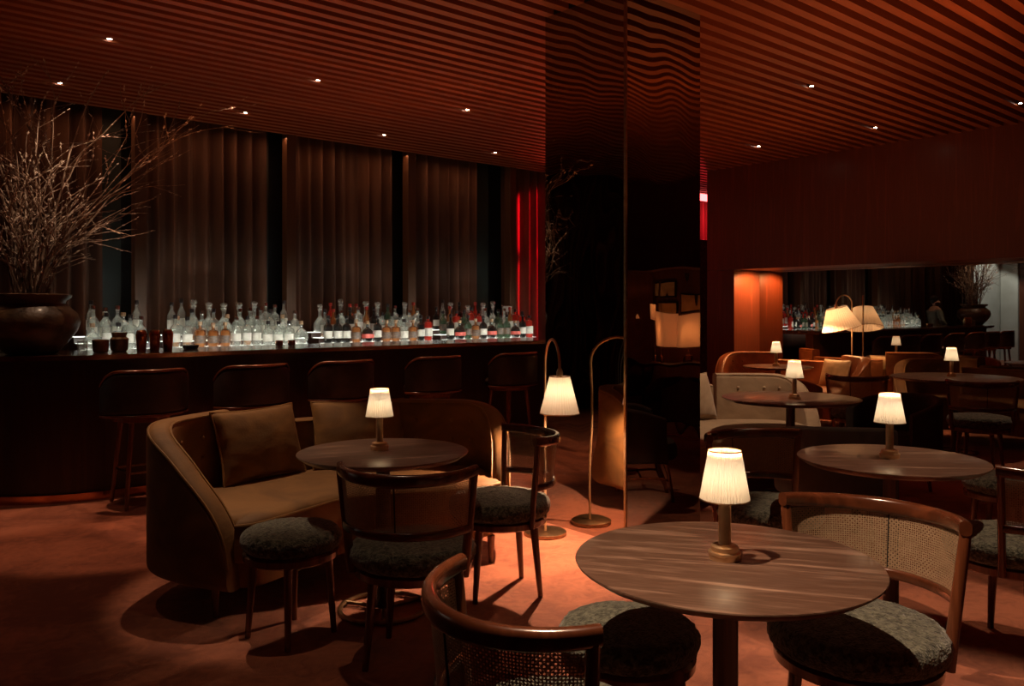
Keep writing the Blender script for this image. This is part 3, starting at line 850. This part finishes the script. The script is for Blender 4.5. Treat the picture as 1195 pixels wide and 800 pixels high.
def make_pillow(w, h, d, fab, pipe, seed=0):
    t = empty('throw_pillow'); b = MB(); n = 28
    def shape(s, v, side):
        x = (s-.5)*2; y = (v-.5)*2
        ex = 1-.07*(1-abs(y)**2) ; ey = 1-.07*(1-abs(x)**2)
        th = d/2*((1-x*x)*(1-y*y))**.38
        q = Vector((x*2, y*2, seed+side))
        th += .004*noise.noise(q*1.8)*((1-x*x)*(1-y*y))**.3
        return (x*w/2*ex, side*max(th, 0), h/2+y*h/2*ey)
    for side in (1, -1):
        b.grid(lambda s, v, side=side: shape(s, v, side), n, n)
    o = b.build('cover', fab, t, ang=180); fixn(o)
    b = MB(); pts = []
    for k in range(n): pts.append(shape(k/n, 0, 0))
    for k in range(n): pts.append(shape(1, k/n, 0))
    for k in range(n): pts.append(shape(1-k/n, 1, 0))
    for k in range(n): pts.append(shape(0, 1-k/n, 0))
    b.tube(pts, .006, 6, closed=True); b.build('piping', pipe, t)
    return t
def make_floorlamp(h, head, rs, hs, name='floor_lamp', tilt=0):
    """stem at the origin, arched neck to the shade at head=(dx,dy)"""
    t = empty(name)
    b = MB(); b.solid([(0,0),(.128,0),(.132,.004),(.132,.022),(.126,.026),(0,.026)], 48); b.build('base', brassdark, t)
    dx, dy = head; L = math.hypot(dx, dy); b = MB(); pts = [(0,0,.02)]
    zt = h-L/2
    for k in range(8): pts.append((0,0,.02+(zt-.02)*(k+1)/8))
    for k in range(1, 13):
        a = PI*k/12; c = (1-math.cos(a))/2; pts.append((dx*c, dy*c, zt+L/2*math.sin(a)))
    pts.append((dx, dy, zt-.03)); b.tube(pts, .0085, 10); b.build('stem', brass, t)
    b = MB(); b.solid([(0,-.02),(.02,-.02),(.02,.03),(.012,.05),(0,.05)], 16, (dx, dy, zt-.05)); b.build('socket', brass, t)
    top = zt-.045; b = MB(); seg = 84; vs = []; fs = []
    for i in range(seg):
        k = 1+(.03 if i % 2 else 0)
        for j in range(5):
            r = (rs*.52+(rs*.48)*j/4)*k; a = 2*PI*i/seg; vs.append((dx+r*math.cos(a), dy+r*math.sin(a), top-hs*j/4))
    for i in range(seg):
        for j in range(4): fs.append((i*5+j, ((i+1)%seg)*5+j, ((i+1)%seg)*5+j+1, i*5+j+1))
    b.add(vs, fs); sh = b.build('lamp_shade', shadem, t, ang=20)
    b = MB()
    for z, r in ((top, rs*.54),(top-hs, rs*1.02)):
        b.tube([(dx+r*math.cos(2*PI*k/48), dy+r*math.sin(2*PI*k/48), z) for k in range(48)], .003, 6, closed=True)
    for a in (0, 120, 240): b.tube([(dx,dy,top+.003),(dx+rs*.53*math.cos(R(a)), dy+rs*.53*math.sin(R(a)), top)], .0018, 5)
    b.build('shade_frame', brassdark, sh)
    b = MB(); b.solid([(.006,-.02),(.02,-.05),(.026,-.08),(.018,-.11),(.003,-.12)], 14, (dx, dy, top)); b.build('bulb', bulbm, t)
    if tilt:
        M_ = Matrix.Translation((dx,dy,top)) @ Matrix.Rotation(R(tilt), 4, Vector((.65,.76,0))) @ Matrix.Translation((-dx,-dy,-top))
        for o in [c for c in t.children if c.name.startswith(('lamp_shade','bulb'))]+list(sh.children): o.data.transform(M_)
    return t, (dx, dy, top-.09)

# ------------------------------------------------------------------ lights helper
def light(kind, loc, power, color=(1,.62,.35), **kw):
    l = bpy.data.lights.new('light', kind); l.energy = power; l.color = color
    o = bpy.data.objects.new('light', l); col.objects.link(o); o.location = loc
    for k, v in kw.items():
        if k == 'aim':
            d = Vector(v)-Vector(loc); o.rotation_euler = d.to_track_quat('-Z', 'Y').to_euler()
        else: setattr(l, k, v)
    return o
WARM = (1,.60,.32)

# ------------------------------------------------------------------ tables and their lamps
tb = make_table(); used = False
tabs = [((1.846,1.29), 'round walnut pedestal table at the lower right, nearest of all the tables', -57),
        ((2.048,3.316), 'round walnut table with lamp in front of the brown velvet sofa', -20),
        ((3.66,1.69), 'round walnut table with lamp between the dark tub chair and right-hand cane chair', -45),
        ((8.62,5.30), 'small round table with lamp in the far corner of the alcove', 10)]
for i, ((x, y), lb, rz) in enumerate(tabs):
    place(tb, used, (x, y, 0), R(rz), lb, 'table', 'round walnut tables'); used = True
t = make_table(.50); place(t, False, (5.62,3.35,0), R(0), 'wide round table with lamp in front of the beige sofa', 'table', 'round walnut tables')
t = make_table(.58); place(t, False, (8.57,3.33,0), R(0), 'wide round table with lamp before the dark alcove sofa at right', 'table', 'round walnut tables')
lp = make_lamp(); used = False
lamps = [((1.853,1.297), 'small brass lamp with pleated shade on the nearest table', 1.0),
         ((2.055,3.36), 'small brass lamp on the table before the brown velvet sofa', .8),
         ((3.67,1.70), 'small brass lamp on the table in front of the dark tub chair', 1.0),
         ((5.54,3.27), 'small brass lamp on the table before the beige sofa', .8),
         ((8.60,5.31), 'small brass lamp on the far alcove table under the orange jamb', .8),
         ((8.57,3.36), 'small brass lamp on the wide table behind the small cane chair', .8)]
LAMPW = .20
for (x, y), lb, k in lamps:
    place(lp, used, (x, y, .7402), 0, lb, 'lamp', 'brass table lamps'); used = True
    light('POINT', (x, y, .7402+.225), LAMPW*k, (1,.90,.76), shadow_soft_size=.012)
    light('SPOT', (x, y, .7402+.262), 9*k, (1,.42,.16), aim=(x, y, 3), spot_size=R(150), spot_blend=.6, shadow_soft_size=.01)

# ------------------------------------------------------------------ sofas
sofa1 = make_sofa(velvet, velvetpipe)
place(sofa1, False, (2.20, 4.02, 0), R(-7), 'curved brown velvet sofa with tufted wings, in front of the bar stools', 'sofa', 'curved sofas')
s2 = make_sofa(beige, beige); place(s2, False, (5.47, 3.95, 0), R(-7), 'curved beige sofa partly hidden behind the mirrored column', 'sofa', 'curved sofas')
s3 = make_sofa(cognac, cognac); place(s3, False, (9.20, 5.46, 0), R(-90), 'curved cognac leather sofa in the far end of the alcove', 'sofa', 'curved sofas')
s4 = copy_tree(sofa1); s4.location = (9.40, 3.27, 0); s4.rotation_euler = (0,0,R(-90)); tag(s4, 'dark curved sofa in the alcove behind the small cane chair', 'sofa', 'curved sofas')
p1 = make_pillow(.56, .40, .17, velvet, velvetpipe, 3); p1.location = (1.93, 4.33, .47); p1.rotation_euler = (R(-17), 0, R(16))
tag(p1, 'brown velvet pillow leaning on the left wing of the velvet sofa', 'pillow', 'sofa pillows')
p2 = make_pillow(.56, .40, .17, velvet, velvetpipe, 8); p2.location = (2.50, 4.29, .47); p2.rotation_euler = (R(-17), 0, R(-20))
tag(p2, 'brown velvet pillow behind the table lamp on the velvet sofa', 'pillow', 'sofa pillows')
p3 = make_pillow(.52, .40, .17, beige, beige, 5); p3.location = (5.66, 4.24, .47); p3.rotation_euler = (R(-17), 0, R(-4))
tag(p3, 'beige pillow on the beige sofa next to the column', 'pillow', 'sofa pillows')
p4 = make_pillow(.42, .34, .15, paper, beige, 6); p4.location = (9.40, 5.05, .47); p4.rotation_euler = (R(-17), 0, R(-105))
tag(p4, 'tan pillow on the cognac leather sofa, beside its arm', 'pillow', 'sofa pillows')

# ------------------------------------------------------------------ chairs and stools
ch = make_chair(); used = False
chairs = [((1.289,1.349), -8, 'cane-back chair at the bottom edge, seen from behind its rounded back'),
          ((2.385,1.205), 187, 'cane-back chair with green seat at the right of the nearest table'),
          ((1.87,2.80), 42, 'cane-back chair seen from behind, facing the sofa table'),
          ((2.63,3.17), 157, 'cane-back chair side-on beside the floor lamp'),
          ((3.53,2.22), 251, 'cane-back chair behind the nearest table lamp, left of the tub chair'),
          ((3.79,1.255), 80, 'cane-back chair cut off by the right edge, green seat'),
          ((7.78,2.82), 32, 'small cane-back chair at the wide far table, seen from behind'),
          ((7.55,3.78), 10, 'small cane-back chair in shadow left of the wide far table')]
for (x, y), a, lb in chairs:
    place(ch, used, (x, y, 0), R(a), lb, 'chair', 'cane-back chairs'); used = True
st = make_stool(); used = False
for (x, y), a, lb in [((1.88,1.66), 10, 'round dark green stool tucked under the nearest table'), ((1.59,3.32), 15, 'round green-grey stool in front of the velvet sofa'),
                  ((5.15,1.74), 0, 'round green stool beyond the right edge chair'), ((8.35,2.25), 0, 'round green stool beside the small far cane chair')]:
    place(st, used, (x, y, 0), R(a), lb, 'stool', 'round stools'); used = True
tub = make_tub(tubfab); used = False
for (x, y), a, lb in [((4.72,2.52), 40, 'dark tub chair seen from behind, between the two middle tables'), ((6.42,2.95), 165, 'dark tub chair in shadow right of the beige sofa table'),
                  ((5.55,1.15), 120, 'dark tub chair at the right edge, only its back top visible'), ((7.1,.1), 100, 'dark tub chair seen reflected in the column, left one'), ((6.5,1.3), 200, 'dark tub chair seen reflected in the column, nearer one')]:
    place(tub, used, (x, y, 0), R(a), lb, 'chair', 'dark tub chairs'); used = True
lt = make_tub(cognac, 'leather_armchair'); place(lt, False, (7.75, 4.62, 0), R(-25), 'cognac leather armchair with its back to the beige sofa table', 'armchair')
bs = make_barstool(); used = False
bl = ['leftmost dark leather bar stool, its legs in view', 'dark leather bar stool behind the pillow with the high corner', 'dark leather bar stool behind the small table lamp of the velvet sofa',
      'dark leather bar stool behind the right wing of the velvet sofa', 'dark leather bar stool beside the mirrored column, legs in view', 'dark leather bar stool hidden behind the column, seen in the alcove mirror, left one', 'dark leather bar stool hidden behind the column, seen in the alcove mirror, right one']
for x, lb in zip((1.86, 2.66, 3.44, 4.38, 5.34, 6.2, 7.1), bl):
    place(bs, used, (x, 6.29, 0), R(90), lb, 'bar stool', 'bar stools along the bar'); used = True

# ------------------------------------------------------------------ floor lamps
fl, hd = make_floorlamp(1.22, (-.155, -.29), .112, .215)
fl.location = (3.50, 3.77, 0); tag(fl, 'arched brass floor lamp with pleated shade beside the mirrored column', 'floor lamp')
light('POINT', (3.50+hd[0], 3.77+hd[1], hd[2]-.02), 1.1, (1,.72,.48), shadow_soft_size=.02)
light('SPOT', (3.50+hd[0], 3.77+hd[1], hd[2]-.105), 125, (1,.56,.32), aim=(3.50+hd[0], 3.77+hd[1], 0), spot_size=R(150), spot_blend=.5, shadow_soft_size=.012)
light('SPOT', (3.50+hd[0], 3.77+hd[1], hd[2]+.06), 14, (1,.3,.14), aim=(3.50+hd[0], 3.77+hd[1], 3), spot_size=R(140), spot_blend=.8, shadow_soft_size=.02)
fl2, hd = make_floorlamp(1.58, (-.20, .10), .23, .27, tilt=-14)
fl2.location = (9.985, 5.10, 0); tag(fl2, 'arched floor lamp with large glowing shade between the alcove sofas', 'floor lamp')
fx, fy = 9.985+hd[0], 5.10+hd[1]
light('POINT', (fx, fy, hd[2]-.03), 3.0, (1,.47,.17), shadow_soft_size=.03)
light('SPOT', (fx, fy, hd[2]-.08), 30, (1,.5,.22), aim=(fx, fy, 0), spot_size=R(150), spot_blend=.5, shadow_soft_size=.02)

# ------------------------------------------------------------------ console with big lamps and framed prints (seen in the column)
con = empty('console_table', (9.72, -1.12, 0))
b = MB(); b.box(-.22,.22,-.85,.85,.66,.70); b.build('top', walnut_edge, con, smooth=False, bevel=.004)
for sx in (-.19,.19):
    for sy in (-.8,.8):
        b = MB(); b.box(sx-.02, sx+.02, sy-.02, sy+.02, 0, .66); b.build('leg', walnut_edge, con, smooth=False)
tag(con, 'dark console table under the framed prints, seen reflected in the column', 'table')
def make_biglamp(w, h, up=0):
    t = empty('shaded_lamp')
    b = MB(); b.solid([(0,0),(.05,0),(.058,.01),(.058,.085),(.05,.10),(.012,.11),(.008,.12),(.008,.34+up),(0,.34+up)], 28); b.build('lamp_base', copper, t)
    b = MB(); out = []
    for k in range(40):
        a = 2*PI*k/40; ca, sa = math.cos(a), math.sin(a)
        out.append((.12*math.copysign(abs(ca)**.6, ca), w/2*math.copysign(abs(sa)**.45, sa)))
    n = 40; vs = [(x*(1 if z else 1.05), y*(1 if z else 1.03), .22+up+h*z) for z in (0,1) for x, y in out]; b.add(vs, [(i, (i+1)%n, n+(i+1)%n, n+i) for i in range(n)])
    b.build('lamp_shade', shadew, t, ang=60)
    b = MB(); b.solid([(.004,.34+up),(.02,.37+up),(.02,.40+up),(.003,.42+up)], 12); b.build('bulb', bulbm, t)
    return t
for i, (y, w, h, up, pw, lb) in enumerate(((-1.17,.54,.36,0,5,'table lamp with wide orange linen shade, seen reflected in the column'), (-.58,.50,.34,0,4,'table lamp with orange shade cut off by the edge of the reflection'), (-1.62,.24,.22,.24,2.4,'small table lamp with yellow square shade, seen reflected under the framed prints'))):
    bl_ = make_biglamp(w, h, up); bl_.location = (9.70, y, .7003); tag(bl_, lb, 'lamp', 'big shaded lamps')
    light('POINT', (9.70, y, .7003+.38+up), pw, (1,.45,.18), shadow_soft_size=.03)
def frame(y, z, w, h, lb, double=False):
    t = empty('picture_frame', (XM+.035, y, z))
    b = MB(); b.box(-.02,.0,-w/2,w/2,-h/2,h/2); b.build('frame', blackp, t, smooth=False)
    ys = ((-w/2+.02, -.008), (.008, w/2-.02)) if double else ((-w/2+.02, w/2-.02),)
    for a, c in ys:
        b = MB(); b.box(-.022,-.0202,a,c,-h/2+.025,h/2-.025); b.build('print', paper, t, smooth=False)
    tag(t, lb, 'picture', 'framed prints')
frame(-1.70, 1.64, .30, .27, 'framed pair of yellowed prints, reflected at the top left of the group', True)
frame(-1.36, 1.63, .22, .27, 'single framed print right of the framed pair, reflected in the column', False)
frame(-1.40, 1.31, .36, .24, 'framed pair of prints just above the wide orange lamp shade', True)
frame(-1.02, 1.42, .26, .30, 'dark framed print above the right orange shade', False)
frame(-.88, 1.77, .24, .24, 'dim framed print at the upper right of the reflection', False)

# ------------------------------------------------------------------ bartender behind the pot
def bartender():
    t = empty('person', (1.41, 7.74, 0), R(215))
    skin = plain('skin', (.42,.24,.16), .5); shirt = noisy('olive_shirt', (.10,.11,.09), (.15,.16,.13), (20,20,20), .8); hair = plain('hair', (.012,.009,.008), .5)
    trous = plain('black_trousers', (.012,.011,.011), .8)
    def skinned(name, verts, edges, rad, m, root=0, sub=2):
        me = bpy.data.meshes.new(name); me.from_pydata(verts, edges, []); o = bpy.data.objects.new(name, me); col.objects.link(o); o.parent = t
        md = o.modifiers.new('skin', 'SKIN'); md.use_smooth_shade = True
        for i, r in enumerate(rad):
            me.skin_vertices[0].data[i].radius = r if isinstance(r, tuple) else (r, r)
        me.skin_vertices[0].data[root].use_root = True
        me.materials.append(m)
        s = o.modifiers.new('sub', 'SUBSURF'); s.levels = s.render_levels = sub
        return o
    V = [(0,0,.92),(0,0,1.10),(.0,0,1.30),(0,0,1.40),(.01,0,1.47),(.015,0,1.56),(.02,0,1.64),
         (0,.16,1.38),(.03,.22,1.14),(.20,.16,1.02),(0,-.16,1.38),(.03,-.22,1.14),(.20,-.14,1.04),
         (0,.09,.88),(.01,.10,.48),(-.01,.10,.07),(.12,.11,.03),(0,-.09,.88),(.01,-.10,.48),(-.01,-.10,.07),(.12,-.11,.03)]
    E_ = [(0,1),(1,2),(2,3),(3,4),(4,5),(5,6),(3,7),(7,8),(8,9),(3,10),(10,11),(11,12),(0,13),(13,14),(14,15),(15,16),(0,17),(17,18),(18,19),(19,20)]
    rd = [(.11,.14),(.105,.13),(.115,.16),(.08,.12),.052,(.082,.072),(.07,.062),.055,.042,.030,.055,.042,.030,.085,.058,.042,.035,.085,.058,.042,.035]
    skinned('body', V, E_, rd, skin)
    k = 1.09
    SV = [V[i] for i in (0,1,2,3,7,8,9,10,11,12)]; SE = [(0,1),(1,2),(2,3),(3,4),(4,5),(5,6),(3,7),(7,8),(8,9)]
    skinned('shirt', SV, SE, [(.125,.16),(.12,.15),(.13,.175),(.09,.135),.068,.055,.042,.068,.055,.042], shirt)
    TV = [V[i] for i in (0,13,14,15,17,18,19)]; skinned('trousers', TV, [(0,1),(1,2),(2,3),(0,4),(4,5),(5,6)], [(.12,.15),.10,.072,.056,.10,.072,.056], trous)
    b = MB(); vs, fs = ball((0.0,0,1.615), .095, 18, 12)
    vs = [(x*.98-.012, y*.86, z) for x, y, z in vs]; keep = [f for f in fs if not (sum(vs[i][0] for i in f)/4 > .035 and sum(vs[i][2] for i in f)/4 < 1.655)]
    b.add(vs, keep); b.build('hair', hair, t)
    b = MB()
    for s in (1,-1): b.add(*ball((.018, s*.078, 1.58), .016, 8, 6))
    b.add(*ball((.108, 0, 1.575), .014, 8, 6)); b.build('ears_and_nose', skin, t)
    for s, y, z in ((1,.155,1.01),(-1,-.135,1.03)):
        b = MB(); b.tube([(.195,y,z),(.235,y,z-.01),(.275,y,z-.015)], [.022,.036,.030], 10, sy=.5)
        for q in range(4): b.tube([(.27,y-.026+.0175*q,z-.015),(.30,y-.028+.0185*q,z-.022),(.322+.006*(q in (1,2)),y-.029+.019*q,z-.034)], [.0085,.008,.006], 7)
        b.tube([(.22,y-.03*s,z-.01),(.25,y-.05*s,z-.018),(.272,y-.052*s,z-.024)], [.010,.009,.007], 7); b.build('hand', skin, t)
    tag(t, 'bartender in a dark olive shirt standing behind the bar by the clay pot', 'person')
bartender()

# ------------------------------------------------------------------ ceiling downlights
dl = empty('ceiling_downlight')
b = MB(); b.solid([(0,0),(.038,0),(.042,.004),(.042,.03),(0,.03)], 24); b.build('trim_ring', blackp, dl)
b = MB(); b.solid([(0,-.003),(.018,-.003),(.020,-.001),(0,-.001)], 16); b.build('lens', emis('downlight', (1,.82,.66), 60), dl)
used = False
dls = [((1.65,6.4), 'above the bar stools by the branches'), ((1.65,7.78), 'beside the tips of the branches'), ((3.28,6.4), 'above the second bar stool, brightest of the left group'), ((3.28,7.78), 'above the clear decanters'),
       ((4.86,6.4), 'above the bar counter at its middle'), ((4.86,7.78), 'above the red bottles'), ((6.45,7.78), 'above the rightmost bottles by the red curtain'), ((6.61,3.74), 'above the beige sofa, brightest right of the column'),
       ((8.63,4.2), 'near the wood wall, between two others'), ((8.56,5.5), 'near the wood wall, closest to the column'), ((8.64,2.83), 'near the wood wall at the right edge')]
for (x, y), lb in dls:
    # sit in the gap between two slats
    k = round((y-(-3.9)-.1015)/.137); yy = -3.9+.137*k+.1015
    o = dl if not used else copy_tree(dl); used = True
    o.location = (x, yy, H+.01); o.scale = (.8,.8,1); tag(o, 'small recessed ceiling downlight '+lb, 'downlight', 'ceiling downlights')

# ------------------------------------------------------------------ lighting
def spot(x, y, tx, ty, tz, p, ang=32, blend=.25, color=(1,.66,.42), size=.02, z=3.25):
    light('SPOT', (x, y, z), p, color, aim=(tx, ty, tz), spot_size=R(ang), spot_blend=blend, shadow_soft_size=size)
spot(1.05, 1.62, 1.95, 1.20, .6, 400, 42)           # nearest table and right chair
spot(1.75, 4.7, 1.90, 3.98, .4, 140, 33, .4)           # velvet sofa
spot(4.0, 1.0, 3.75, 1.45, .6, 175, 32)           # middle right table
spot(1.65, 3.1, 1.85, 3.1, .5, 30, 46, .6)         # dim wash over the sofa table and its chair
spot(4.4, 1.9, 4.6, 2.2, 0, 60, 44)
spot(5.9, 3.2, 5.8, 4.0, .4, 190, 40)            # beige sofa
spot(8.6, 4.2, 8.7, 4.9, .5, 130, 46, color=(1,.5,.24))
spot(8.6, 2.83, 8.5, 3.1, .6, 70, 44)
spot(1.65, 6.4, 1.20, 6.95, 1.3, 60, 50)         # pot and branches
for x in (1.65, 2.5, 3.28, 4.1, 4.86): spot(x, 6.4, x, 6.02, .95, 130, 40, color=(1,.5,.28))
spot(1.0, 5.6, 1.0, 5.3, 0, 18, 60, color=(1,.55,.32))
# downlight inside the alcove soffit washing the jamb
light('SPOT', (9.80, 6.2, 1.90), 80, (1,.36,.12), aim=(9.85, 6.52, 1.0), spot_size=R(150), spot_blend=.5, shadow_soft_size=.02)
# added area lights without fittings: cool on the bottles, warm on the curtains
light('AREA', (4.6, 7.40, 1.09), 11, (.97,1,.92), aim=(4.6, 8.1, 1.10), shape='RECTANGLE', size=5.4, size_y=.03, spread=R(90))
light('AREA', (4.6, 8.44, 1.16), 3, (1,.52,.30), aim=(4.6, 8.75, 2.4), shape='RECTANGLE', size=6.5, size_y=.03)
light('AREA', (3.1, 8.50, 3.28), 13, (1,.42,.2), aim=(3.1, 8.72, 1.6), shape='RECTANGLE', size=7.4, size_y=.03)
# red strips near the curtain
for zt in (2.7, 1.7): light('SPOT', (8.9, 7.35, 3.1), 1300, (1,.004,.02), aim=(8.08, 8.75, zt), spot_size=R(33), spot_blend=.35, shadow_soft_size=.02)
light('AREA', (11.6, 8.36, 3.16), 60, (1,.02,.05), aim=(11.6, 8.8, 2.6), shape='RECTANGLE', size=2.6, size_y=.05)
light('SPOT', (8.2, 8.2, 2.75), 60, (1,.06,.03), aim=(6.4, 5.0, 3.5), spot_size=R(110), spot_blend=.8, shadow_soft_size=.1)
light('SPOT', (10.6, 7.6, 2.6), 22, (1,.03,.04), aim=(9.4, 6.6, 3.5), spot_size=R(120), spot_blend=.8, shadow_soft_size=.1)
rs = MB(); rs.box(10.7, 13.2, 8.38, 8.44, 3.22, H+.01)
tag(rs.build('red_light_strip', emis('red_strip', (1,.12,.12), 6), smooth=False), 'red light strip under the ceiling in the gap beside the column', 'light strip')
# cool light on the pale wall by the entrance
spot(-3.6, 7.6, -4.0, 8.6, 1.6, 110, 80, color=(.95,1,.93))
# added upward area lights standing in for warm bounce on the slatted ceiling
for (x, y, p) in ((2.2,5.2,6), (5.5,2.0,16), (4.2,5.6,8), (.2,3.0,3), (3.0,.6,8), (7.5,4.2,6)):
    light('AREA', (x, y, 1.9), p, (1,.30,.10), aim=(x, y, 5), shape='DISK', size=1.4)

w = bpy.data.worlds.new('world'); sc.world = w; w.use_nodes = True
w.node_tree.nodes['Background'].inputs['Color'].default_value = (1,.5,.3,1)
w.node_tree.nodes['Background'].inputs['Strength'].default_value = .02

sc.view_settings.view_transform = 'Standard'; sc.view_settings.look = 'None'
sc.view_settings.exposure = 0; sc.view_settings.gamma = 1; sc.view_settings.use_curve_mapping = False
sc.cycles.use_denoising = True
sc.cycles.max_bounces = 8; sc.cycles.transparent_max_bounces = 16
sc.cycles.sample_clamp_indirect = 4
